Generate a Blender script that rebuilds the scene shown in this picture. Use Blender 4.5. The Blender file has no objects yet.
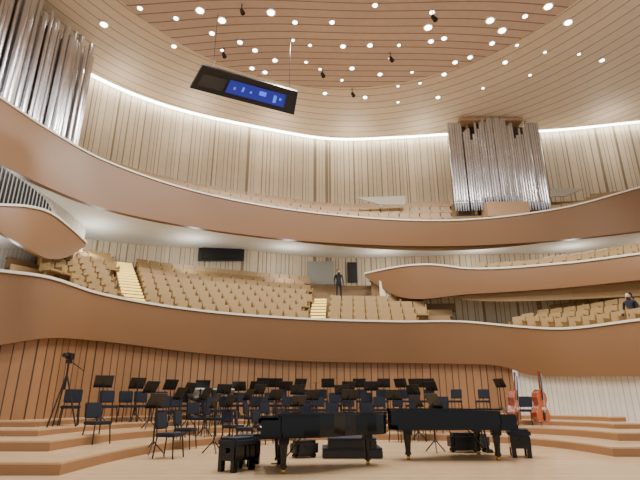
import bpy, bmesh, math, random
from mathutils import Vector, Matrix
random.seed(7)
TH=math.radians(18.65); ST,CT=math.sin(TH),math.cos(TH); F=480.0; H=1.15
COL=bpy.context.scene.collection
# ---------------- surveying helpers ----------------
def ray(px,py):
    u=(px-320)/F; v=(240-py)/F
    return Vector((u,CT-v*ST,ST+v*CT))
def P(px,py,Y):
    r=ray(px,py); return Vector((0,0,H))+r*(Y/r.y)
def PZ(px,py,Z):
    r=ray(px,py); return Vector((0,0,H))+r*((Z-H)/r.z)
class Curve:
    def __init__(s,tab):
        s.k=[t[0] for t in tab]; s.p=[P(*t) for t in tab]; n=len(tab); s.m=[]
        for i in range(n):
            if i==0: m=(s.p[1]-s.p[0])/(s.k[1]-s.k[0])
            elif i==n-1: m=(s.p[-1]-s.p[-2])/(s.k[-1]-s.k[-2])
            else:
                a=(s.p[i]-s.p[i-1])/(s.k[i]-s.k[i-1]); b=(s.p[i+1]-s.p[i])/(s.k[i+1]-s.k[i]); m=(a+b)/2
            s.m.append(m)
    def __call__(s,x):
        k=s.k
        if x<=k[0]: return s.p[0]+s.m[0]*(x-k[0])
        if x>=k[-1]: return s.p[-1]+s.m[-1]*(x-k[-1])
        i=0
        while x>k[i+1]: i+=1
        h=k[i+1]-k[i]; t=(x-k[i])/h
        return (2*t**3-3*t*t+1)*s.p[i]+(t**3-2*t*t+t)*h*s.m[i]+(-2*t**3+3*t*t)*s.p[i+1]+(t**3-t*t)*h*s.m[i+1]
    def n(s,x):
        t=s(x+3)-s(x-3); v=Vector((-t.y,t.x,0)); return v.normalized()
def lin(c):
    c=c/255.0
    return c/12.92 if c<=.04045 else ((c+.055)/1.055)**2.4
def rgb(r,g,b): return (lin(r),lin(g),lin(b),1)
# ---------------- materials ----------------
def newmat(name):
    m=bpy.data.materials.new(name); m.use_nodes=True
    nt=m.node_tree; return m,nt,nt.nodes['Principled BSDF']
def plain(name,c,rough=.5,metal=0,var=.08,scale=6,coat=0,emit=None,es=0,bump=0,spec=None):
    m,nt,b=newmat(name)
    tc=nt.nodes.new('ShaderNodeTexCoord'); no=nt.nodes.new('ShaderNodeTexNoise'); no.inputs['Scale'].default_value=scale
    no.inputs['Detail'].default_value=3
    nt.links.new(tc.outputs['Object'],no.inputs['Vector'])
    mx=nt.nodes.new('ShaderNodeMix'); mx.data_type='RGBA'
    mx.inputs[6].default_value=tuple(x*(1-var) for x in c[:3])+(1,); mx.inputs[7].default_value=tuple(min(1,x*(1+var)) for x in c[:3])+(1,)
    nt.links.new(no.outputs['Fac'],mx.inputs[0]); nt.links.new(mx.outputs[2],b.inputs['Base Color'])
    b.inputs['Roughness'].default_value=rough; b.inputs['Metallic'].default_value=metal
    if spec is not None: b.inputs['Specular IOR Level'].default_value=spec
    if coat: b.inputs['Coat Weight'].default_value=coat
    if emit: b.inputs['Emission Color'].default_value=emit; b.inputs['Emission Strength'].default_value=es
    if bump:
        bp=nt.nodes.new('ShaderNodeBump'); bp.inputs['Strength'].default_value=bump
        nt.links.new(no.outputs['Fac'],bp.inputs['Height']); nt.links.new(bp.outputs['Normal'],b.inputs['Normal'])
    return m
def boards(name,c,width,groove,gc,var=.15,warp=0,wscale=.9,mode='uv',cen=(0,0,0),rough=.5,bump=.3,grain=.1):
    m,nt,b=newmat(name); L=nt.links.new
    def math_(op,a,bv=None):
        n=nt.nodes.new('ShaderNodeMath'); n.operation=op
        if isinstance(a,(int,float)): n.inputs[0].default_value=a
        else: L(a,n.inputs[0])
        if bv is not None:
            if isinstance(bv,(int,float)): n.inputs[1].default_value=bv
            else: L(bv,n.inputs[1])
        return n.outputs[0]
    tc=nt.nodes.new('ShaderNodeTexCoord')
    if mode=='uv': src=tc.outputs['UV']
    else: src=nt.nodes.new('ShaderNodeNewGeometry').outputs['Position']
    sp=nt.nodes.new('ShaderNodeSeparateXYZ')
    if mode=='radial':
        vm=nt.nodes.new('ShaderNodeVectorMath'); vm.operation='DISTANCE'; L(src,vm.inputs[0]); vm.inputs[1].default_value=cen
        u=vm.outputs['Value']; L(src,sp.inputs[0])
        nz=nt.nodes.new('ShaderNodeTexNoise'); nz.inputs['Scale'].default_value=wscale; nz.inputs['Detail'].default_value=0; L(src,nz.inputs['Vector'])
    else:
        L(src,sp.inputs[0]); u=sp.outputs[1] if mode=='y' else sp.outputs[0]
        nz=nt.nodes.new('ShaderNodeTexNoise'); nz.inputs['Scale'].default_value=wscale
        if mode=='y': nz.inputs['Detail'].default_value=0; L(src,nz.inputs['Vector'])
        else:
            cb=nt.nodes.new('ShaderNodeCombineXYZ'); L(u,cb.inputs[0]); L(cb.outputs[0],nz.inputs['Vector'])
    if warp: u=math_('ADD',u,math_('MULTIPLY',nz.outputs['Fac'],warp))
    q=math_('DIVIDE',u,width); fr=math_('FRACT',q); fl=math_('FLOOR',q)
    wn=nt.nodes.new('ShaderNodeTexWhiteNoise'); wn.noise_dimensions='1D'; L(fl,wn.inputs['W'])
    g=math_('LESS_THAN',fr,groove)
    gn=nt.nodes.new('ShaderNodeTexNoise'); gn.inputs['Scale'].default_value=3; gn.inputs['Detail'].default_value=4; L(src,gn.inputs['Vector'])
    k=math_('ADD',math_('MULTIPLY',math_('SUBTRACT',wn.outputs['Value'],.5),var*2),math_('MULTIPLY',math_('SUBTRACT',gn.outputs['Fac'],.5),grain*2))
    k=math_('ADD',k,1.0)
    vs=nt.nodes.new('ShaderNodeVectorMath'); vs.operation='SCALE'; vs.inputs[0].default_value=c[:3]; L(k,vs.inputs['Scale'])
    mx=nt.nodes.new('ShaderNodeMix'); mx.data_type='RGBA'; L(g,mx.inputs[0]); L(vs.outputs[0],mx.inputs[6]); mx.inputs[7].default_value=gc
    L(mx.outputs[2],b.inputs['Base Color']); b.inputs['Roughness'].default_value=rough
    bp=nt.nodes.new('ShaderNodeBump'); bp.inputs['Strength'].default_value=bump; bp.inputs['Distance'].default_value=.05
    L(math_('SUBTRACT',1.0,g),bp.inputs['Height']); L(bp.outputs['Normal'],b.inputs['Normal'])
    return m
M={}
M['band']=plain('brown_bronze_panel',rgb(118,84,52),.42,0,.06,.7)
M['rim']=plain('ivory_rim',rgb(222,214,198),.5)
M['edge']=plain('step_edge',rgb(196,162,120),.5)
M['soffit']=plain('soffit_plaster',rgb(226,224,216),.8,0,.03,1)
M['parapet']=plain('parapet_panel',rgb(176,168,152),.8,0,.03,1)
M['slat']=boards('irregular_beige_slats',rgb(208,192,164),.30,.17,rgb(138,120,94),.09,1.3,1.1,rough=.7)
M['slat2']=boards('pale_grey_slats',rgb(212,206,194),.2,.12,rgb(164,156,142),.05,.3,1.3,rough=.7)
M['stagewall']=boards('stage_wall_boards',rgb(146,106,70),.30,.13,rgb(64,42,26),.10,.5,.9,rough=.5)
M['ceil']=boards('ceiling_planks',rgb(236,218,194),.60,.09,rgb(170,146,120),.04,2.4,.07,mode='radial',cen=(1.25,11.5,18),rough=.6)
M['disc']=boards('ceiling_disc_planks',rgb(212,186,168),.46,.12,rgb(142,114,96),.05,2.4,.09,mode='y',rough=.6)
M['floor']=boards('stage_floor_planks',rgb(202,172,134),.14,.06,rgb(162,130,94),.08,0,1,mode='y',rough=.25,bump=.05,grain=.14)
M['riser']=plain('riser_face',rgb(152,112,76),.45,0,.1,2)
M['tier']=plain('tier_wood',rgb(136,108,70),.6,0,.08,2)
M['seat']=plain('golden_seat',rgb(148,119,72),.6,0,.12,3)
M['seatw']=plain('seat_wood_shell',rgb(172,142,104),.5)
M['dark']=plain('black_metal',rgb(16,16,18),.45,.0)
M['fabric']=plain('navy_fabric',rgb(26,30,42),.9,0,.2,30)
M['blackgloss']=plain('piano_black',rgb(3,3,4),.06,0,.02,spec=.35)
M['white']=plain('ivory_key',rgb(235,232,222),.3)
M['brass']=plain('brass',rgb(190,150,70),.25,.9)
M['pipe']=plain('pipe_tin',rgb(208,208,212),.25,.85,.1,3)
M['orgwood']=plain('organ_case_wood',rgb(176,142,108),.5)
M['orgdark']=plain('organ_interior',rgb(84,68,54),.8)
M['glow']=plain('cove_glow',(1,1,1,1),.5,emit=(1,.97,.9,1),es=16)
M['lamp']=plain('lamp_lens',(1,1,1,1),.5,emit=(1,.97,.93,1),es=16)
M['step']=plain('step_glow',rgb(230,190,90),.5,emit=(1,.75,.2,1),es=1.4)
M['blue']=plain('blue_screen',rgb(8,12,60),.3,0,.3,2,emit=(.02,.05,.7,1),es=.4)
M['bright']=plain('blue_bright',rgb(50,80,255),.3,emit=(.08,.2,1,1),es=1.0)
M['bass']=plain('varnished_spruce',rgb(196,96,44),.25,0,.2,5,coat=.5)
M['basssd']=plain('varnished_maple_ribs',rgb(120,45,22),.25,0,.2,5,coat=.5)
M['copper']=plain('timpani_bowl',rgb(140,145,152),.3,.8)
M['skinhead']=plain('drum_head',rgb(215,215,210),.6)
M['skin']=plain('human_skin',rgb(205,160,130),.6)
M['cloth']=plain('dark_clothing',rgb(30,32,40),.9)
M['hair']=plain('black_hair',rgb(18,14,12),.6)
M['glass']=plain('dark_window_glass',rgb(40,42,46),.2)
M['room']=plain('pale_lobby',rgb(160,158,150),.7)
# ---------------- mesh helpers ----------------
def setp(o,label=None,cat=None,group=None,kind=None):
    if label:o['label']=label
    if cat:o['category']=cat
    if group:o['group']=group
    if kind:o['kind']=kind
    return o
def mesh(name,verts,faces,mat,parent=None,smooth=False,uv=None):
    me=bpy.data.meshes.new(name); me.from_pydata([tuple(v) for v in verts],[],faces); me.materials.append(mat)
    if uv:
        l=me.uv_layers.new(name='UVMap')
        for poly in me.polygons:
            for li in poly.loop_indices: l.data[li].uv=uv[me.loops[li].vertex_index]
    if smooth:
        for p in me.polygons:p.use_smooth=True
    me.update(); o=bpy.data.objects.new(name,me); COL.objects.link(o)
    if parent:o.parent=parent
    return o
def bmobj(name,bm,mat,parent=None,smooth=False):
    bmesh.ops.recalc_face_normals(bm,faces=bm.faces)
    me=bpy.data.meshes.new(name); bm.to_mesh(me); bm.free(); me.materials.append(mat)
    if smooth:
        for p in me.polygons:p.use_smooth=True
    o=bpy.data.objects.new(name,me); COL.objects.link(o)
    if parent:o.parent=parent
    return o
def empty(name,loc=(0,0,0),rz=0):
    o=bpy.data.objects.new(name,None); o.location=loc; o.rotation_euler=(0,0,rz); o.empty_display_size=.1; COL.objects.link(o); return o
def loft(name,rows,mat,parent=None,smooth=True,skip=()):
    n=len(rows[0]); V=[];UV=[];Fc=[]
    us=[0]
    for i in range(1,n): us.append(us[-1]+(rows[0][i]-rows[0][i-1]).length)
    for j,r in enumerate(rows):
        for i,p in enumerate(r):
            V.append(p); UV.append((us[i],p.z))
    for j in range(len(rows)-1):
        if j in skip: continue
        for i in range(n-1):
            a=j*n+i; Fc.append((a,a+1,a+n+1,a+n))
    o=mesh(name,V,Fc,mat,parent,smooth,UV)
    return o
def box(bm,c,s,rot=None,bev=0):
    r=bmesh.ops.create_cube(bm,size=1); vs=r['verts']
    bmesh.ops.scale(bm,vec=s,verts=vs)
    if bev:
        es=list({e for v in vs for e in v.link_edges})
        rr=bmesh.ops.bevel(bm,geom=es,offset=bev,segments=2,affect='EDGES'); vs=list({v for f in rr['faces'] for v in f.verts}|{v for v in vs if v.is_valid})
    if rot: bmesh.ops.rotate(bm,cent=(0,0,0),matrix=rot,verts=vs)
    bmesh.ops.translate(bm,vec=c,verts=vs); return vs
def tube(bm,a,b,r1,r2=None,seg=8):
    a=Vector(a);b=Vector(b);r2=r1 if r2 is None else r2
    d=b-a; r=bmesh.ops.create_cone(bm,cap_ends=True,segments=seg,radius1=r1,radius2=r2,depth=d.length)
    q=Vector((0,0,1)).rotation_difference(d.normalized()).to_matrix()
    bmesh.ops.rotate(bm,cent=(0,0,0),matrix=q,verts=r['verts']); bmesh.ops.translate(bm,vec=(a+b)/2,verts=r['verts'])
def extrude_outline(name,pts,z0,z1,mat,parent=None,bev=0):
    bm=bmesh.new(); vs=[bm.verts.new((x,y,z0)) for x,y in pts]; f=bm.faces.new(vs)
    r=bmesh.ops.extrude_face_region(bm,geom=[f]); up=[v for v in r['geom'] if isinstance(v,bmesh.types.BMVert)]
    bmesh.ops.translate(bm,vec=(0,0,z1-z0),verts=up)
    if bev: 
        bmesh.ops.bevel(bm,geom=[e for e in bm.edges if abs(e.verts[0].co.z-e.verts[1].co.z)<1e-5],offset=bev,segments=2,affect='EDGES')
    return bmobj(name,bm,mat,parent)
def copy_thing(src,loc,rz,scale=None):
    o=src.copy(); COL.objects.link(o); o.location=loc; o.rotation_euler=(src.rotation_euler[0],src.rotation_euler[1],rz)
    if scale:o.scale=(scale,)*3
    def rec(s,d):
        for c in s.children:
            k=c.copy(); COL.objects.link(k); k.parent=d; rec(c,k)
    rec(src,o); return o
PX=[x for x in range(-140,791,10)]
# ---------------- architecture curves ----------------
B1T=Curve([(0,270,12.8),(50,277,13.6),(100,293,15.75),(200,310,18.9),(300,318,20.8),(400,321,21.6),(460,321,21.4),(520,326,20.0),(560,328,18.5),(640,319,15.5)])
B1B=Curve([(0,345,12.95),(50,338,13.8),(100,341,15.9),(200,353,19.1),(300,361,21.0),(400,363,21.8),(460,364,21.6),(500,366,20.8),(530,375,19.9),(560,376,18.6),(640,376,15.65)])
UBB=Curve([(0,164,15.2),(50,188,17.4),(100,207,19.35),(200,228,22),(320,242,24.2),(450,246,24.9),(560,240,23.85),(640,231,22.4)])
UBT=Curve([(0,97,15.0),(50,130,17.2),(100,158,19.2),(200,192,21.85),(320,213,24.05),(450,220,24.75),(560,208,23.7),(640,187,22.25)])
WT=Curve([(0,25,18.2),(40,50,19.9),(85,75,21.85),(130,95,23.7),(180,112,25.4),(260,130,27.4),(330,141,28.8),(400,139,28.6),(450,136,28.2),(545,133,27.8),(640,124,26.7)])
B2T=Curve([(365,273,25.5),(400,266,24.2),(430,264,23.4),(470,268,22.5),(560,263,19.8),(640,253,16.8)])
B2B=Curve([(365,277,25.5),(385,290,24.8),(400,297,24.3),(470,294,22.6),(560,288,19.9),(640,280,16.9)])
LBT=Curve([(0,204,13.5),(30,206,14.6),(50,212,15.8),(70,227,17.2),(86,242,18.5)])
LBB=Curve([(0,232,13.6),(30,250,14.7),(50,259,15.9),(70,256,17.3),(86,246,18.6)])
def lowz(v,z): return Vector((v.x,v.y,z))
def band(label,T,B,pxs,bulge=.02,thick=.28):
    rows=[[] for _ in range(9)]; cap=[[] for _ in range(8)]
    for x in pxs:
        n=T.n(x); t=T(x); b=B(x); tt=t-Vector((0,0,.07))
        f=[b, b*.5+t*.5-n*bulge, tt]
        rows[0].append(f[0]);rows[1].append(f[1]);rows[2].append(f[2])
        rows[3].append(tt);rows[4].append(tt+n*thick)
        rows[5].append(tt+n*thick);rows[6].append(b+n*thick)
        rows[7].append(b+n*thick);rows[8].append(b)
        u=Vector((0,0,.06)); c=[t-n*.05-u,t-n*.05+u*.3,t+n*(thick+.04)+u*.3,t+n*(thick+.04)-u]
        for k in range(4):
            cap[2*k].append(c[k]); cap[2*k+1].append(c[(k+1)%4])
    o=loft('balcony_front',rows,M['band'],skip=(2,4,6)); setp(o,label,'balcony')
    loft('rim_cap',cap,M['rim'],o,skip=(1,3,5))
    return o
band('lower brown panelled balcony front with ivory rim above the stage',B1T,B1B,PX)
band('upper sweeping brown balcony front with thin pale rim',UBT,UBB,PX)
band('brown wedge-shaped terrace front with pale rim beside the tiered seats',B2T,B2B,[x for x in range(365,791,6)],.02,.22)
band('short brown side box front with ivory rim',LBT,LBB,[x for x in range(-100,87,6)],.02,.15)
def wallrow(c,pxs,off,z): return [lowz(c(x)+c.n(x)*off,z) for x in pxs]
o=loft('wall_back',[wallrow(WT,PX,0,z) for z in (3.0,9,12,15,18.4)],M['slat']); setp(o,kind='structure')
loft('trim_1',[wallrow(WT,PX,-.03,18.05),wallrow(WT,PX,-.6,18.16)],M['glow']); setp(bpy.data.objects['trim_1'],kind='structure')
def sz(x):
    if x<20:return 9.25
    if x<90:return 9.25-(x-20)/70*.4
    if x<250:return 8.85+(x-90)/160*.85
    return 9.7
o=loft('ceiling_soffit',[[UBB(x)+UBB.n(x)*.1+Vector((0,0,.02)) for x in PX],[lowz(WT(x)-WT.n(x)*.02,sz(x)) for x in PX]],M['soffit']); setp(o,kind='structure')
LRW=Curve([(380,300,24.9),(460,300,24.6),(520,300,23.0),(580,300,20.8),(640,300,18.6)])
px2=[x for x in range(380,791,6)]
o=loft('wall_terrace',[[lowz(LRW(x),3) for x in px2],[lowz(LRW(x),B2B(x).z+.35) for x in px2]],M['slat']); setp(o,kind='structure')
o=loft('ceiling_terrace',[[B2B(x)+B2B.n(x)*.05+Vector((0,0,.02)) for x in px2],[lowz(LRW(x),B2B(x).z+.3) for x in px2]],M['soffit']); setp(o,kind='structure')
pxw=[x for x in PX if x<=515]; pxr=[515]+[x for x in PX if x>515]
o=loft('wall_stage',[wallrow(B1B,pxw,.22,z) for z in (-.1,1.5,3.2)],M['stagewall']); setp(o,kind='structure')
o=loft('wall_stage_side',[wallrow(B1B,pxr,.2,z) for z in (-.1,1.5,2.5)],M['slat2']); setp(o,kind='structure')
LW=Curve([(0,240,16.1),(40,240,18.0),(85,240,21.6)])
lp=[x for x in range(-100,88,8)]
o=loft('wall_side',[[lowz(LW(x),z) for x in lp] for z in (4.0,7,9.05)],M['slat2']); setp(o,kind='structure')
o=loft('floor_side_box',[[LBT(x)+Vector((0,0,-.6)) for x in lp if x<80],[lowz(LW(x),LBT(x).z-.6) for x in lp if x<80]],M['soffit']); setp(o,kind='structure')
def quad(name,c,mat,kind=None,label=None,cat=None,th=.06):
    n=(c[1]-c[0]).cross(c[2]-c[0]).normalized()*th
    V=list(c)+[p+n for p in c]
    o=mesh(name,V,[(0,1,2,3),(7,6,5,4),(0,4,5,1),(1,5,6,2),(2,6,7,3),(3,7,4,0)],mat); setp(o,label,cat,None,kind); return o
# ---------------- ceiling ----------------
cen=Vector((1.25,11.5,18.0)); edge=[lowz(WT(x)-WT.n(x)*.4,18.0) for x in PX]
edge=[Vector((-19,-6,18))]+edge+[Vector((24,-6,18))]
V=[cen]+edge; Fc=[(0,i,i+1) for i in range(1,len(edge))]+[(0,len(edge),1)]
o=mesh('ceiling',V,Fc,M['ceil']); setp(o,kind='structure')
bm=bmesh.new(); bmesh.ops.create_cone(bm,cap_ends=True,segments=96,radius1=11.1,radius2=11.3,depth=.3); bmesh.ops.translate(bm,vec=(1.25,11.5,17.85),verts=bm.verts)
o=bmobj('ceiling_disc',bm,M['disc']); setp(o,kind='structure')
dl=[(176,18),(295,22),(271,12),(375,5),(490,20),(174,46),(222,50),(255,50),(293,40),(343,46),(306,62),(320,69),(265,72),(370,45),(399,45),(432,12),(431,41),(444,38),(455,62),(470,57),(492,43),(525,16),(568,22),(517,45),(579,54),(530,75),(483,88),(438,97),(398,102),(365,97),(325,93),(275,86),(240,42),(342,80),(412,72),(390,58),(212,33),(104,24),(140,8),(428,27),(444,74),(398,86),(502,30),(352,68),(420,83),(505,62),(222,20),(200,10),(602,60),(545,52),(380,74),(310,45),(252,68),(275,60),(332,22),(548,6)]
bm=bmesh.new(); tube(bm,(0,0,-.03),(0,0,.12),.2,.18,20)
hs=bmobj('housing',bm,M['rim'],None); 
bm=bmesh.new(); tube(bm,(0,0,-.045),(0,0,-.03),.13,.13,16); ln=bmobj('lens',bm,M['lamp'])
base=empty('downlight'); hs.parent=base; ln.parent=base
setp(base,'round recessed downlight with white ring glowing in planked ceiling','ceiling light','ceiling downlights')
first=True
for (x,y) in dl:
    p=PZ(x,y,17.7)
    if (Vector((p.x,p.y))-Vector((1.25,11.5))).length>11.0: p=PZ(x,y,18.0)
    s=.85 if y>30 else 1.2
    if random.random()<.35: s*=.65
    if first: base.location=p; base.scale=(s,)*3; first=False
    else: copy_thing(base,p,0,s)
bm=bmesh.new(); tube(bm,(0,0,0),(0,0,-.5),.03); tube(bm,(0,0,-.5),(.12,-.12,-.85),.12,.15,12)
sp=bmobj('ceiling_spotlight',bm,M['dark']); setp(sp,'small black spotlight on a short rod under the ceiling','spotlight','ceiling spotlights')
for i,(x,y) in enumerate([(432,10),(242,4),(224,48),(390,52),(352,88),(322,68)]):
    p=PZ(x,y,17.7 if y<80 else 18.0)
    if i==0: sp.location=p; sp.scale=(.75,)*3
    else:
        q=sp.copy(); q.location=p; q.scale=(.7,)*3; COL.objects.link(q)
# blue control screen
TL,TR,BR,BL=P(203,65,17.0),P(298,92,18.9),P(294,115,19.5),P(190,88,17.7)
n=(TR-TL).cross(BL-TL).normalized()
if n.y>0:n=-n
scr=empty('hanging_screen',(TL+BR)/2); setp(scr,'black framed hanging screen glowing dark blue under the ceiling','screen')
def off(p): return p-(TL+BR)/2
def slab(name,c,mat,parent,th0,th1):
    V=[off(p)+n*th0 for p in c]+[off(p)+n*th1 for p in c]
    return mesh(name,V,[(0,1,2,3),(7,6,5,4),(0,4,5,1),(1,5,6,2),(2,6,7,3),(3,7,4,0)],mat,parent)
def bil(a,b): return TL*(1-a)*(1-b)+TR*a*(1-b)+BR*a*b+BL*(1-a)*b
slab('casing',[TL,TR,BR,BL],M['dark'],scr,-.2,0)
slab('display',[bil(.3,.26),bil(.88,.26),bil(.88,.8),bil(.3,.8)],M['blue'],scr,0,.02)
slab('display',[bil(.04,.3),bil(.27,.3),bil(.27,.8),bil(.04,.8)],M['glass'],scr,0,.02)
for a0,a1,b0,b1 in [(.44,.46,.42,.6),(.52,.54,.5,.58),(.61,.68,.38,.55),(.76,.79,.4,.7),(.36,.38,.5,.6),(.82,.84,.45,.55)]:
    slab('lit_tile',[bil(a0,b0),bil(a1,b0),bil(a1,b1),bil(a0,b1)],M['bright'],scr,.02,.03)
for a in (.1,.9):
    bm=bmesh.new()
    p=off(bil(a,0)); tube(bm,p,(p.x,p.y,17.75-((TL+BR)/2).z),.010)
    bmobj('cable',bm,M['dark'],scr)
# ---------------- organs ----------------
def pipe(parent,x,y,z0,L,r):
    bm=bmesh.new(); tube(bm,(x,y,z0),(x,y,z0+.5),r*.3,r,14); tube(bm,(x,y,z0+.5),(x,y,z0+L),r,r,14)
    box(bm,(x,y-r*.9,z0+.62),(r*.9,r*.35,.16))
    return bmobj('organ_pipe',bm,M['pipe'],parent,False)
org=empty('pipe_organ',(10.7,25.7,11.2)); setp(org,'tall silver pipe organ in pale wooden case on upper balcony','pipe organ')
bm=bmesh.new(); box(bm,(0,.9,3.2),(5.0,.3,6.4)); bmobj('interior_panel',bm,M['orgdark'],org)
bm=bmesh.new()
box(bm,(-.1,.45,6.55),(3.9,.8,.2)); box(bm,(0,.1,.35),(2.4,1.1,.9)); box(bm,(0,.3,5.5),(2.0,.3,.12))
for xx in (-1.5,-.2,1.2): box(bm,(xx,.6,3.4),(.12,.2,6.0))
bmobj('organ_case',bm,M['orgwood'],org)
for i in range(38):
    t=i/37; x=-2.75+5.5*t
    yy=-.15+.35*abs(math.sin(t*math.pi*2)) 
    L=4.9+1.1*abs(math.cos(t*math.pi*2.0))+.3*((i*7)%3-1)
    if t<.14 or t>.88: L=5.9; yy=.3
    pipe(org,x,yy,.5 if abs(x)>1.2 else .8,min(L,6.0 if abs(x)>1.2 else 5.7),.065+.02*((i*5)%3))
org2=empty('pipe_organ',(-11.9,15.6,11.0)); setp(org2,'large cluster of silver organ pipes rising to the ceiling','pipe organ')
a=Vector((-12.75,12.4)); b=Vector((-10.95,19.0)); d=(b-a).normalized(); nn=Vector((-d.y,d.x))
for row in range(2):
    N=30 if row==0 else 18
    for i in range(N):
        t=i/(N-1); p=a.lerp(b,t)+nn*(.55*row+.12*math.sin(i*1.3))
        L=6.4-.5*abs(math.sin(t*math.pi*2.2))-(0.3*t)
        if i%2: L-=.4
        pipe(org2,p.x+11.9,p.y-15.6,.4,min(6.5,L+(.3*row)),(.12 if i%3 else .07))
ang=math.atan2(d.y,d.x); mid=(a+b)/2+nn*1.2
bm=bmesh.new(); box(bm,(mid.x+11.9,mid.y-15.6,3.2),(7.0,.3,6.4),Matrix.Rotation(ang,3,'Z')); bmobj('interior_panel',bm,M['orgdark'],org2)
bm=bmesh.new(); m2=(a+b)/2+nn*.2
box(bm,(m2.x+11.9,m2.y-15.6,.3),(7.0,1.0,.5),Matrix.Rotation(ang,3,'Z'))
for t in (0.05,.33,.66,.97):
    q=a.lerp(b,t)+nn*.9; box(bm,(q.x+11.9,q.y-15.6,3.2),(.18,.3,6.2),Matrix.Rotation(ang,3,'Z'))
bmobj('organ_case',bm,M['orgwood'],org2)
# ---------------- auditorium seats & tiers ----------------
bm=bmesh.new()
box(bm,(0,.22,.60),(.56,.07,.54),Matrix.Rotation(-.15,3,'X'),.015); box(bm,(0,.0,.42),(.50,.46,.1),None,.02)
box(bm,(-.28,.02,.5),(.04,.44,.26)); box(bm,(.28,.02,.5),(.04,.44,.26)); box(bm,(0,.1,.2),(.3,.1,.4))
seat0=bmobj('auditorium_seat',bm,M['seat']); seatmesh=seat0.data; bpy.data.objects.remove(seat0)
bm=bmesh.new(); box(bm,(0,.27,.60),(.56,.08,.58),Matrix.Rotation(-.12,3,'X')); box(bm,(0,.02,.4),(.54,.46,.14)); box(bm,(0,.1,.2),(.3,.1,.4))
seatlow=bmobj('tmp',bm,M['seat']); slm=seatlow.data; bpy.data.objects.remove(seatlow)
seats=[]
def tiers(name,Ff,Bf,m,p0,p1,blocks,group,backto=None):
    pxs=[p0+(p1-p0)*i/60 for i in range(61)]; rows=[]
    def Q(p,f): return Ff(p).lerp(Bf(p),f)
    rows.append([lowz(Q(p,0),Q(p,0).z-1.2) for p in pxs])
    for j in range(m):
        rows.append([lowz(Q(p,j/m),Q(p,j/m).z) for p in pxs])
        rows.append([lowz(Q(p,(j+1)/m),Q(p,j/m).z) for p in pxs])
    if backto: 
        rows.append([Q(p,1) for p in pxs]); rows.append([lowz(backto(p),Q(p,1).z) for p in pxs])
    o=loft(name,rows,M['tier'],smooth=False); setp(o,kind='structure')
    for (b0,b1,j0,j1) in blocks:
        for j in range(j0,j1):
            prev=None; acc=0.3
            N=500
            for i in range(N+1):
                p=b0+(b1-b0)*i/N; q=lowz(Q(p,(j+.62)/m),Q(p,j/m).z)
                if prev is not None:
                    acc+=(Vector((q.x,q.y))-Vector((prev.x,prev.y))).length
                    if acc>=.6:
                        acc-=.6; t=q-prev; seats.append((q.length,q.copy(),math.atan2(t.y,t.x),group))
                prev=q
Fl=lambda p:B1T(p)+B1T.n(p)*.32+Vector((0,0,-.35))
Bl=lambda p:lowz(WT(p)-WT.n(p)*.8,7.75)
tiers('floor_tiers',Fl,Bl,8,30,445,[(88,129,0,2),(62,129,2,8),(153,308,0,8),(330,420,0,4)],'tiered seats behind the stage',lambda p:WT(p))
Fr=lambda p:B1T(p)+B1T.n(p)*.32+Vector((0,0,-.35))
Br=lambda p:lowz(LRW(p)-LRW.n(p)*.5,4.75)
tiers('floor_terrace',Fr,Br,4,495,760,[(508,715,0,1),(518,715,1,2),(535,715,2,3),(550,715,3,4)],'terrace seats beside the stage',lambda p:LRW(p))
Fm=lambda p:B2T(p)+B2T.n(p)*.3+Vector((0,0,-.35))
MB=Curve([(365,250,27.4),(470,250,26.0),(560,245,23.8),(640,240,21.0)])
Bm=lambda p:lowz(MB(p),7.9 if p<500 else 7.9-.3*min(1,(p-500)/140))
tiers('floor_middle_terrace',Fm,Bm,4,368,760,[(472,720,0,1),(495,720,1,2),(540,720,2,4)],'middle terrace seats',lambda p:WT(p))
Fu=lambda p:UBT(p)+UBT.n(p)*.4+Vector((0,0,-.45))
Bu=lambda p:lowz(WT(p)-WT.n(p)*.9,12.7)
tiers('floor_upper',Fu,Bu,4,-60,760,[(100,445,0,4),(545,700,0,2),(575,700,2,4)],'upper balcony seats',lambda p:WT(p))
seats.sort(key=lambda s:s[0])
lab={'tiered seats behind the stage':'golden-tan upholstered auditorium seat in curved tier behind stage','terrace seats beside the stage':'golden-tan auditorium seat on low side terrace','middle terrace seats':'golden-tan auditorium seat on middle terrace under balcony','upper balcony seats':'tan auditorium seat on upper balcony row'}
for i,(d_,loc,rz,g) in enumerate(seats[:300]):
    o=bpy.data.objects.new('auditorium_seat',seatmesh); o.location=loc; o.rotation_euler=(0,0,rz); COL.objects.link(o)
    setp(o,lab[g],'seat',g)
V=[];Fc=[]
vs0=[v.co.copy() for v in slm.vertices]; fs0=[tuple(p.vertices) for p in slm.polygons]
for (d_,loc,rz,g) in seats[300:]:
    R=Matrix.Translation(loc)@Matrix.Rotation(rz,4,'Z'); k=len(V)
    V+=[R@v for v in vs0]; Fc+=[tuple(a_+k for a_ in f) for f in fs0]
if V:
    o=mesh('auditorium_seats',V,Fc,M['seatw']); setp(o,'rows of tan auditorium seats on the upper balcony','seats','auditorium seats','stuff')
print('seats',len(seats))
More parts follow.
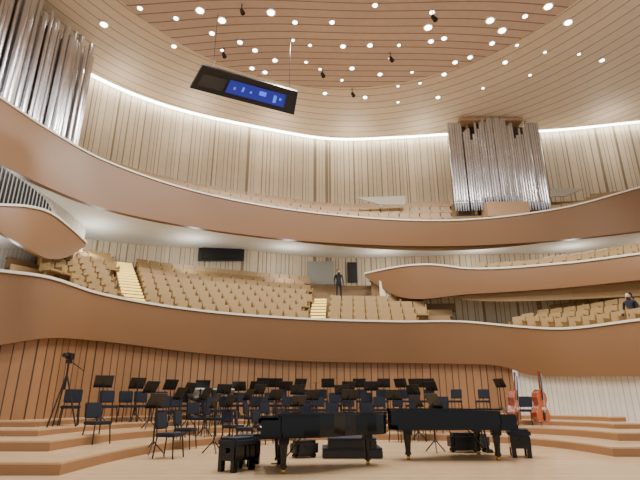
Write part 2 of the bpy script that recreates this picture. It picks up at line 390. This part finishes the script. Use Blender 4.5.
def stairs(p,w,j1,label):
    o=empty('aisle_stairs',Fl(p)); A=Fl(p);B=Bl(p)
    n=16
    bm=bmesh.new(); bg=bmesh.new()
    d=(B-A); d2=Vector((d.x,d.y,0)); L=d2.length; ang=math.atan2(d.y,d.x)-math.pi/2; R=Matrix.Rotation(ang,3,'Z')
    m=int(n*j1)
    for i in range(m):
        f=(i+.5)/n; c=d2*f; z=d.z*(i+1)/n
        box(bm,(c.x,c.y,z-.25),(w,L/n,.5),R)
        e=d2*(i/n); box(bg,(e.x,e.y,z-.04),(w*.95,.06,.09),R)
    bmobj('step',bm,M['tier'],o); bmobj('lit_nosing',bg,M['step'],o); setp(o,label,'stairs')
stairs(141,.85,1,'aisle stairs with yellow lit step edges between seat blocks')
stairs(319,.75,.62,'narrow aisle stairs with yellow lit step edges')
def onwall(p,z,off=.05): return lowz(WT(p)-WT.n(p)*off,z)
def wallpanel(name,x0,y0,x1,y1,mat,off=.08,**k):
    def z(x,y):
        w=WT(x); return P(x,y,w.y).z
    c=[onwall(x0,z(x0,y1),off),onwall(x1,z(x1,y1),off),onwall(x1,z(x1,y0),off),onwall(x0,z(x0,y0),off)]
    return quad(name,c,mat,**k)
wallpanel('window_1',209,245,250,262,M['glass'],.15,kind='structure')
wallpanel('window_2',212,248,247,260,M['dark'],.24,kind='structure')
wallpanel('door_1',308,262,332,285,M['room'],.1,kind='structure')
wallpanel('door_2',345,263,354,283,M['glass'],.1,kind='structure')
c=[lowz(LW(x)-Vector((-.2,.2,0)),0) for x in (-30,46)]
w=c[1]-c[0]
arch=[(0,7.3),(1,7.3),(1,8.3),(.93,8.65),(.8,8.85),(.6,8.95),(.35,9.0),(0,9.0)]
V=[lowz(c[0]+w*a_,z) for a_,z in arch]
o=mesh('window_3',V,[tuple(range(len(V)))],M['glass']); setp(o,kind='structure')
bm=bmesh.new()
for i in range(20):
    a_=i/20; top=9.0 if a_<.5 else 9.0-(a_-.5)**2*1.6
    p=c[0]+w*a_; tube(bm,(p.x+.1,p.y-.1,7.3),(p.x+.1,p.y-.1,top),.022)
o=bmobj('window_4',bm,M['room']); setp(o,kind='structure')
quad('parapet',[P(380,205,26.4),P(405,205,26.4),P(405,196,26.4),P(356,198,26.4)],M['parapet'],label='dim grey parapet panel beside upper balcony rows',cat='parapet')
quad('parapet',[P(550,197,25.8),P(564,197,25.8),P(584,189,26.0),P(550,189,26.0)],M['parapet'],label='dim grey parapet panel beside organ',cat='parapet')
# ---------------- stage ----------------
CX=1.1; NE=2.6
LV=[(.2,5.4,8.75,11.6,16.6),(.4,6.6,10.6,13.4,17.7),(.55,7.6,11.9,15.2,18.8),(.7,8.3,13.0,16.6,19.9)]
def inner(l,t,grow=0):
    z,a,yl,yr,ym=l; c=math.cos(t); s=max(0,math.sin(t)); fr=yl if c<0 else yr
    x=CX+(a+grow)*math.copysign(abs(c)**(2/NE),c); y=fr+(ym-fr+grow)*(s**(2/NE)); return x,y
def level(x,y):
    z=0
    for l in LV:
        fr=l[2] if x<CX else l[3]
        if y>fr and (abs((x-CX)/l[1])**NE+abs((y-fr)/(l[4]-fr))**NE)>1: z=l[0]
    return z
o=mesh('floor',[(-16,2.5,0),(18,2.5,0),(18,26,0),(-16,26,0)],[(0,1,2,3)],M['floor']); setp(o,kind='structure')
o=mesh('floor_hall',[(-20,-8,-.5),(24,-8,-.5),(24,28,-.5),(-20,28,-.5)],[(0,1,2,3)],M['tier']); setp(o,kind='structure')
for l in LV:
    ts=[math.pi*(1-i/80) for i in range(81)]
    ip=[inner(l,t) for t in ts]; 
    op=[]
    for t in ts:
        x,y=inner(l,t,0); c=math.cos(t); s=max(0,math.sin(t)); fr=l[2] if c<0 else l[3]
        op.append((CX+11.5*math.copysign(abs(c)**(2/NE),c), fr+(23.0-fr)*(s**(2/NE))))
    z=l[0]; st=empty('stage_riser',(0,0,0)); setp(st,'curved pale wooden stage riser step','stage riser','stage risers')
    V=[(x,y,z) for x,y in ip]+[(x,y,z) for x,y in op]; n_=len(ts)
    mesh('deck',V,[(i,i+1,i+n_+1,i+n_) for i in range(n_-1)],M['floor'],st)
    per=[op[0]]+ip+[op[-1]]; zb=z-.25
    V=[(x,y,z-.035) for x,y in per]+[(x,y,max(0,zb)) for x,y in per]; m=len(per)
    mesh('riser_face',V,[(i,i+1,i+m+1,i+m) for i in range(m-1)],M['riser'],st)
    V=[(x,y,z) for x,y in per]+[(x,y,z-.035) for x,y in per]
    mesh('step_edge',V,[(i,i+1,i+m+1,i+m) for i in range(m-1)],M['edge'],st)
def foot(px,py):
    for dy in (0,-1,1,-2,2,-3,3,-4,4,-5,5,-6,6,-8,8,-10,10,12):
        for z in (.7,.55,.4,.2,0):
            p=PZ(px,py+dy,z)
            if 0<p.y<30:
                if level(p.x,p.y)==z and level(p.x,p.y-.25)==z and p.y<B1B(px).y-.5: return p
    yw=B1B(px).y-.7; p=P(px,py,yw); p.z=level(p.x,p.y); return p
ch=empty('orchestra_chair')
bm=bmesh.new(); box(bm,(0,0,.47),(.48,.46,.08),None,.02); bmobj('seat',bm,M['fabric'],ch)
bm=bmesh.new(); box(bm,(0,.25,.76),(.45,.06,.36),Matrix.Rotation(-.12,3,'X'),.02); bmobj('backrest',bm,M['fabric'],ch)
for sx in (-1,1):
    for sy in (-1,1):
        bm=bmesh.new(); tube(bm,(sx*.2,sy*.19,.44),(sx*.23,sy*.24,0),.016)
        if sy==1: tube(bm,(sx*.2,.2,.44),(sx*.17,.26,.8),.014)
        bmobj('leg',bm,M['dark'],ch)
setp(ch,'black padded orchestra chair with thin metal legs','chair','orchestra chairs')
stn=empty('music_stand')
bm=bmesh.new(); R=Matrix.Rotation(-.5,3,'X'); box(bm,(0,0,1.18),(.52,.015,.38),R); box(bm,(0,-.05,1.01),(.52,.07,.015)); bmobj('desk',bm,M['dark'],stn)
bm=bmesh.new(); tube(bm,(0,.03,.25),(0,.03,1.14),.017); tube(bm,(0,.03,.2),(0,.03,.7),.022); bmobj('pole',bm,M['dark'],stn)
for k in range(3):
    a_=k*2.094+.5; bm=bmesh.new(); tube(bm,(0,.03,.28),(.27*math.cos(a_),.03+.27*math.sin(a_),.0),.015); bmobj('leg',bm,M['dark'],stn)
setp(stn,'black metal music stand on tripod legs','music stand','music stands')
chairs=[(69,419,.6),(126,421,.8),(95,442,1.2),(107,416,.7),(168,458,1.4),(196,431,1.2),(160,418,.9),(244,448,1.6),(228,428,1.2),(182,414,.8),(205,418,.7),(232,412,.4),(142,414,.6),(262,412,.3),(282,413,.2),(300,411,.1),(322,411,0),(345,411,0),(362,412,-.1),(383,412,-.2),(405,411,-.3),(428,412,-.4),(442,424,-.8),(484,412,-.7),(268,432,1.0),(408,434,-1.0),(425,440,-1.2),(290,424,.5),(350,424,0),(380,428,-.4),(320,428,.1),(527,424,-.9),(165,432,1.0),(252,436,1.4),(456,414,-.6),(184,446,1.3),(212,440,1.2),(305,432,.3),(365,434,-.2),(395,424,-.6),(273,420,.6),(335,419,0),(245,421,.8),
 (232,442,1.2),(262,444,1.3),(285,440,1.0),(178,426,1.0),(213,426,.9),(150,424,.9),(310,421,.2),(400,442,-1.0),(368,421,-.3),(414,420,-.7),(440,436,-1.1),(333,436,0),(258,424,.8),(192,420,.8)]
stands=[(98,418,.8),(133,420,.9),(151,452,1.3),(187,428,1.2),(212,453,1.6),(222,424,.8),(238,410,.3),(262,408,.2),(258,428,1.0),(285,420,.5),(300,408,.2),(328,416,0),(340,408,0),(360,408,0),(372,418,-.3),(402,409,-.4),(415,424,-.8),(430,409,-.6),(437,452,-1.3),(312,432,.3),(395,430,-.6),(503,414,-.9),(168,414,.8),(275,408,.1),(200,412,.6),(420,440,-1.2),(147,430,1),(246,418,.6),(385,408,-.3),(318,410,0),(228,440,1.3),(176,438,1.2),(275,436,.9),(350,432,0),(384,436,-.5),
 (203,438,1.2),(247,432,1.1),(297,426,.4),(342,426,0),(433,420,-.7),(360,416,-.2),(298,438,.7),(408,416,-.5)]
def scatter(src,lst,js):
    random.seed(3); used=[]
    for i,(x,y,r) in enumerate(lst):
        p=foot(x,y); rz=r*.9+random.uniform(-js,js)
        if any((p-u).length<.5 for u in used): 
            p2=foot(x+9,y-1); p=p2
            if any((p-u).length<.45 for u in used): continue
        used.append(p.copy())
        if i==0: src.location=p; src.rotation_euler=(0,0,rz)
        else: copy_thing(src,p,rz)
scatter(ch,chairs,.3)
scatter(stn,[(a_,b_,c_+3.14/.9) for a_,b_,c_ in stands],.3)
# piano
def piano(loc,rz,label,s=1):
    o=empty('grand_piano',loc,rz); setp(o,label,'piano','duo grand pianos'); o.scale=(s,s,s)
    curve=[(.36,-.76),(.75,-.76),(1.05,-.70),(1.35,-.52),(1.6,-.30),(1.85,-.12),(2.1,-.03),(2.3,.02),(2.48,.13),(2.58,.3),(2.6,.45),(2.55,.6),(2.44,.71),(2.28,.76),(.36,.76)]
    extrude_outline('body',curve,.58,.95,M['blackgloss'],o,.01)
    lidc=[(.30,-.79)]+[(x+.02*(1 if x>2 else 0),y*1.03) for x,y in curve[1:-1]]+[(.30,.79)]
    extrude_outline('lid',lidc,.955,.99,M['blackgloss'],o,.008)
    bm=bmesh.new(); box(bm,(.2,0,.63),(.4,1.52,.12),None,.01); box(bm,(.18,-.72,.78),(.34,.08,.2),None,.02); box(bm,(.18,.72,.78),(.34,.08,.2),None,.02); box(bm,(.33,0,.83),(.04,1.38,.2)); box(bm,(.02,0,.70),(.03,1.4,.05)); bmobj('keybed',bm,M['blackgloss'],o)
    bm=bmesh.new()
    for i in range(52): box(bm,(.11,-.6+i*.0236,.715),(.15,.0218,.025))
    bmobj('white_keys',bm,M['white'],o)
    bm=bmesh.new()
    for i in range(51):
        if i%7 in (0,1,3,4,5): box(bm,(.15,-.588+i*.0236,.735),(.09,.011,.02))
    bmobj('black_keys',bm,M['dark'],o)
    for x,y in ((.42,-.6),(.42,.6),(2.2,.4)):
        bm=bmesh.new(); box(bm,(x,y,.54),(.18,.18,.14),None,.01); tube(bm,(x,y,.5),(x,y,.12),.08,.05,12); tube(bm,(x,y,.14),(x,y,.09),.065,.065,12)
        l=bmobj('leg',bm,M['blackgloss'],o)
        bm=bmesh.new(); tube(bm,(x-.03,y,.045),(x+.03,y,.045),.045,.045,14); tube(bm,(x,y,.05),(x,y,.12),.02); bmobj('caster',bm,M['brass'],l)
    bm=bmesh.new(); 
    for y in (-.1,.1): tube(bm,(.5,y,.62),(.42,y,.15),.02)
    box(bm,(.42,0,.13),(.14,.3,.07),None,.01); tube(bm,(.48,0,.15),(.85,0,.6),.012); ly=bmobj('pedal_lyre',bm,M['blackgloss'],o)
    for y in (-.07,0,.07):
        bm=bmesh.new(); box(bm,(.31,y,.1),(.12,.03,.015)); bmobj('pedal',bm,M['brass'],ly)
    return o
piano((-1.12,9.45,0),.16,'black glossy concert grand piano with closed lid, curved side forward',.97)
piano((4.12,11.5,0),math.pi+.02,'black glossy concert grand piano with closed lid, straight side forward',1.03)
def bench(loc,rz,label,s=1):
    o=empty('piano_bench',loc,rz); setp(o,label,'bench','piano benches')
    bm=bmesh.new(); box(bm,(0,0,.45),(.58,.42,.15),None,.04); bmobj('seat',bm,M['fabric'],o)
    bm=bmesh.new(); box(bm,(0,0,.29),(.54,.38,.24),None,.015)
    for sx in (-.26,.26): tube(bm,(sx-.02,0,.33),(sx+.06*(1 if sx>0 else -1),0,.33),.04,.04,12)
    bmobj('apron',bm,M['blackgloss'],o)
    for sx in (-1,1):
        for sy in (-1,1):
            bm=bmesh.new(); box(bm,(sx*.22,sy*.14,.11),(.09,.09,.22),None,.005); bmobj('leg',bm,M['blackgloss'],o)
    o.scale=(s,s,s)
bench((-1.48,9.35,0),1.0,'black padded adjustable piano bench at the keyboard end',1.05)
bench((-1.42,10.1,0),1.4,'second black padded piano bench beside the piano',1.05)
bench((4.45,11.6,0),1.3,'black padded adjustable piano bench beside straight-sided piano',1.1)
def pod(x,y):
    o=empty('conductor_podium',(x,y,0)); setp(o,'black two-tier conductor podium with dark blue carpet','podium')
    for nm,w,z in (('base',1.3,.09),('platform',1.05,.29)):
        bm=bmesh.new(); box(bm,(0,0,z),(w,.95,.17),None,.015); bmobj(nm,bm,M['dark'],o)
        bm=bmesh.new(); box(bm,(0,0,z+.1),(w*.99,.96,.03)); bmobj('carpet',bm,M['fabric'],o)
pod(.7,11.7)
bm=bmesh.new(); box(bm,(0,0,.24),(.7,.5,.4),None,.08); box(bm,(0,-.26,.3),(.2,.04,.04)); 
for sx in (-.28,.28): tube(bm,(sx,-.1,.05),(sx,.1,.05),.05)
o=bmobj('equipment_case',bm,M['dark']); o.location=(3.5,12.7,0); setp(o,'black rounded equipment case on small wheels behind the piano','case','equipment cases')
for (x,y,r,s) in ((4.0,13.3,.3,.85),(-.35,11.5,.5,.8)):
    q=o.copy(); q.location=(x,y,0); q.rotation_euler=(0,0,r); q.scale=(s,)*3; COL.objects.link(q)
# timpani
tp=empty('timpani')
bm=bmesh.new(); bmesh.ops.create_uvsphere(bm,u_segments=20,v_segments=12,radius=.36)
bmesh.ops.delete(bm,geom=[v for v in bm.verts if v.co.z>.01],context='VERTS'); bmesh.ops.translate(bm,vec=(0,0,.82),verts=bm.verts); bmobj('bowl',bm,M['copper'],tp,True)
bm=bmesh.new(); tube(bm,(0,0,.82),(0,0,.86),.37,.37,24); bmobj('drum_head',bm,M['skinhead'],tp)
bm=bmesh.new()
for k in range(4):
    a_=k*1.571+.4; tube(bm,(.36*math.cos(a_),.36*math.sin(a_),.84),(.2*math.cos(a_),.2*math.sin(a_),.1),.02)
tube(bm,(0,0,0),(0,0,.12),.28,.2,16); bmobj('stand',bm,M['dark'],tp)
setp(tp,'grey kettledrum with pale head on black stand','timpani','timpani'); tp.location=foot(197,409); tp.scale=(1.25,)*3
copy_thing(tp,foot(221,408),.4)
ds=empty('snare_drum',foot(308,414)); setp(ds,'small drum on tripod stand with cymbal above','drum')
bm=bmesh.new(); tube(bm,(0,0,.62),(0,0,.78),.2,.2,20); bmobj('shell',bm,M['copper'],ds)
bm=bmesh.new(); tube(bm,(.3,0,1.18),(.3,0,1.2),.24,.03,20); bmobj('cymbal',bm,M['brass'],ds)
bm=bmesh.new(); tube(bm,(.3,0,0),(.3,0,1.2),.012); tube(bm,(0,0,.2),(0,0,.62),.015)
for k in range(3):
    a_=k*2.09; tube(bm,(0,0,.3),(.22*math.cos(a_),.22*math.sin(a_),0),.012); tube(bm,(.3,0,.3),(.3+.2*math.cos(a_),.2*math.sin(a_),0),.012)
bmobj('stand',bm,M['dark'],ds)
def bass(loc,rz,tilt,label):
    o=empty('double_bass',loc,rz); o.rotation_euler=(tilt,0.12,rz); setp(o,label,'double bass','double basses'); o.scale=(1.05,)*3
    half=[(0,.0),(.2,.02),(.29,.12),(.3,.25),(.24,.38),(.17,.47),(.165,.55),(.2,.63),(.225,.72),(.19,.84),(.1,.93),(.03,.98)]
    pts=half+[(-x,y) for x,y in reversed(half) if x>0]
    def slab_(nm,y0,y1,sc,mt):
        bm=bmesh.new(); vs=[bm.verts.new((x*sc,y0,.12+.49+(y-.49)*sc)) for x,y in pts]; f=bm.faces.new(vs)
        r=bmesh.ops.extrude_face_region(bm,geom=[f]); bmesh.ops.translate(bm,vec=(0,y1-y0,0),verts=[v for v in r['geom'] if isinstance(v,bmesh.types.BMVert)])
        return bmobj(nm,bm,mt,o)
    slab_('ribs',-.09,.09,.97,M['basssd']); slab_('top_plate',-.105,-.09,1.0,M['bass']); slab_('back_plate',.09,.105,1.0,M['basssd'])
    bm=bmesh.new(); tube(bm,(0,-.06,1.08),(0,-.06,1.55),.03,.022); tube(bm,(-.03,-.06,1.62),(.03,-.06,1.62),.035); box(bm,(0,-.06,1.58),(.05,.05,.1)); bmobj('neck',bm,M['basssd'],o)
    bm=bmesh.new(); box(bm,(0,-.135,1.15),(.06,.02,.75)); box(bm,(0,-.13,.3),(.07,.02,.24)); bmobj('fingerboard',bm,M['dark'],o)
    bm=bmesh.new(); box(bm,(0,-.14,.52),(.14,.05,.07)); bmobj('bridge',bm,M['rim'],o)
    for sx in (-.02,-.007,.007,.02):
        bm=bmesh.new(); tube(bm,(sx,-.165,.4),(sx,-.15,1.55),.003,seg=4); bmobj('string',bm,M['pipe'],o)
    bm=bmesh.new(); tube(bm,(0,0,0),(0,0,.14),.01); bmobj('endpin',bm,M['dark'],o)
p=foot(514,430); bass(p,.9,.06,'reddish-brown double bass standing on its endpin near pale wall')
p=foot(542,431); bass(p,.5,-.04,'orange varnished double bass standing beside music chairs')
tr=empty('camera_tripod',P(60,417,13.1)); tr.location.z=level(tr.location.x,tr.location.y); setp(tr,'tall black video camera tripod against the wooden wall','tripod')
for k in range(3):
    a_=k*2.094+.3; bm=bmesh.new(); tube(bm,(0,0,1.3),(.4*math.cos(a_),.4*math.sin(a_),0),.02); bmobj('leg',bm,M['dark'],tr)
bm=bmesh.new(); tube(bm,(0,0,.9),(0,0,1.6),.025); box(bm,(0,0,1.62),(.12,.12,.1)); bmobj('center_column',bm,M['dark'],tr)
bm=bmesh.new(); box(bm,(0,0,1.76),(.13,.3,.16),None,.02); tube(bm,(0,-.15,1.76),(0,-.3,1.76),.05,.06,12); tube(bm,(.05,.1,1.6),(.2,.5,1.4),.012); bmobj('video_camera',bm,M['dark'],tr)
# ---------------- people ----------------
def person(loc,rz,pose,label):
    V=[];E=[];Rr=[]
    def add(p,r,par=None):
        V.append(p);Rr.append(r)
        if par is not None:E.append((par,len(V)-1))
        return len(V)-1
    sit=pose=='sit'; dz=-.45 if sit else 0
    pel=add((0,0,.95+dz),.14); ab=add((0,.0,1.12+dz),.13,pel); chs=add((0,.01,1.33+dz),.15,ab); nk=add((0,0,1.48+dz),.06,chs); hd=add((0,-.01,1.60+dz),.095,nk); tpp=add((0,0,1.70+dz),.08,hd)
    add((0,-.11,1.59+dz),.018,hd)
    for s in (-1,1):
        sh=add((s*.19,0,1.42+dz),.065,chs); el=add((s*.25,.02,1.15+dz),.045,sh); 
        wr=add((s*.18,-.2,1.02+dz) if sit else (s*.27,-.06,.90+dz),.03,el); pm=add((V[wr][0],V[wr][1]-.05,V[wr][2]-.06),.032,wr)
        for f in range(4): 
            k=add((V[pm][0]+(f-1.5)*.02,V[pm][1]-.03,V[pm][2]-.05),.009,pm); add((V[k][0],V[k][1],V[k][2]-.04+.005*abs(f-1)),.008,k)
        add((V[pm][0]-s*.045,V[pm][1]-.03,V[pm][2]),.01,pm)
        hp=add((s*.1,0,.9+dz),.1,pel)
        if sit: kn=add((s*.12,-.42,.5),.065,hp); an=add((s*.12,-.42,.1),.045,kn)
        else: kn=add((s*.11,-.03,.5),.065,hp); an=add((s*.12,.0,.1),.045,kn)
        add((s*.13,V[an][1]-.16,.04),.035,an)
    me=bpy.data.meshes.new('person'); me.from_pydata(V,E,[]); me.materials.append(M['cloth'])
    o=bpy.data.objects.new('person',me); COL.objects.link(o); o.location=loc; o.rotation_euler=(0,0,rz)
    o.modifiers.new('s','SKIN'); 
    for i,d in enumerate(me.skin_vertices[0].data): d.radius=(Rr[i],Rr[i]*.85); d.use_root=(i==0)
    q=o.modifiers.new('b','SUBSURF'); q.levels=1;q.render_levels=1
    setp(o,label,'person')
    bm=bmesh.new(); bmesh.ops.create_uvsphere(bm,u_segments=14,v_segments=10,radius=.105); bmesh.ops.scale(bm,vec=(.9,1,1.15),verts=bm.verts); bmesh.ops.translate(bm,vec=(0,-.012,1.63+dz),verts=bm.verts); bmobj('face',bm,M['skin'],o,True)
    bm=bmesh.new(); bmesh.ops.create_uvsphere(bm,u_segments=14,v_segments=10,radius=.118); bmesh.ops.delete(bm,geom=[v for v in bm.verts if v.co.z<-.03 and v.co.y<.02],context='VERTS'); bmesh.ops.translate(bm,vec=(0,.02,1.66+dz),verts=bm.verts); bmobj('hair',bm,M['hair'],o,True)
    return o
q=Fl(337).lerp(Bl(337),.69); person(Vector((q.x,q.y,Fl(337).lerp(Bl(337),5/8).z)),.2,'stand','person in dark clothing standing by the doorway')
q=Fr(632).lerp(Br(632),.42); person(Vector((q.x,q.y,Fr(632).lerp(Br(632),.25).z-.1)),-1.0,'sit','person in dark clothing seated on the side terrace')
# ---------------- lights ----------------
w=bpy.data.worlds.new('World'); bpy.context.scene.world=w; w.use_nodes=True
w.node_tree.nodes['Background'].inputs[0].default_value=(.98,.98,.97,1); w.node_tree.nodes['Background'].inputs[1].default_value=.72
def spot(loc,e,ang=150,r=.3,col=(1,.97,.93)):
    l=bpy.data.lights.new('stage_light','SPOT'); l.energy=e; l.spot_size=math.radians(ang); l.spot_blend=.5; l.shadow_soft_size=r; l.color=col
    o=bpy.data.objects.new('stage_light',l); o.location=loc; COL.objects.link(o); return o
for x,y in ((-5,8),(1,6),(7,8),(-5,14),(1,13),(7,14),(-1,19),(5,19)): spot((x,y,17.5),3000)
for px in (30,110,200,290,380,470,560,650):
    u=UBB(px).lerp(lowz(WT(px),sz(px)),.5)
    l=bpy.data.lights.new('underside_fill','POINT'); l.energy=80; l.shadow_soft_size=.3; l.color=(1,.99,.96); o=bpy.data.objects.new('underside_fill',l); o.location=(u.x,u.y,u.z-1.0); COL.objects.link(o)  # fill lamps added below the balcony to brighten soffit and back wall
for px in (110,190,270,350,420,600):
    u=WT(px)-WT.n(px)*1.6
    l=bpy.data.lights.new('wall_fill','POINT'); l.energy=70; l.shadow_soft_size=.3; l.color=(1,.94,.84); o=bpy.data.objects.new('wall_fill',l); o.location=(u.x,u.y,16.6); COL.objects.link(o)  # added fill lamps that wash the upper wall, not real fixtures
l=bpy.data.lights.new('underside_fill','POINT'); l.energy=45; l.shadow_soft_size=.2; o=bpy.data.objects.new('underside_fill',l); o.location=(LBB(10).x-.6,LBB(10).y+.9,5.3); COL.objects.link(o)  # extra fill lamp, added to lift the dark slats beneath the side box
cam=bpy.data.cameras.new('camera'); cam.lens=27; cam.sensor_width=36; cam.clip_end=200
co=bpy.data.objects.new('camera',cam); co.location=(0,0,H); co.rotation_euler=(math.pi/2+TH,0,0); COL.objects.link(co); bpy.context.scene.camera=co
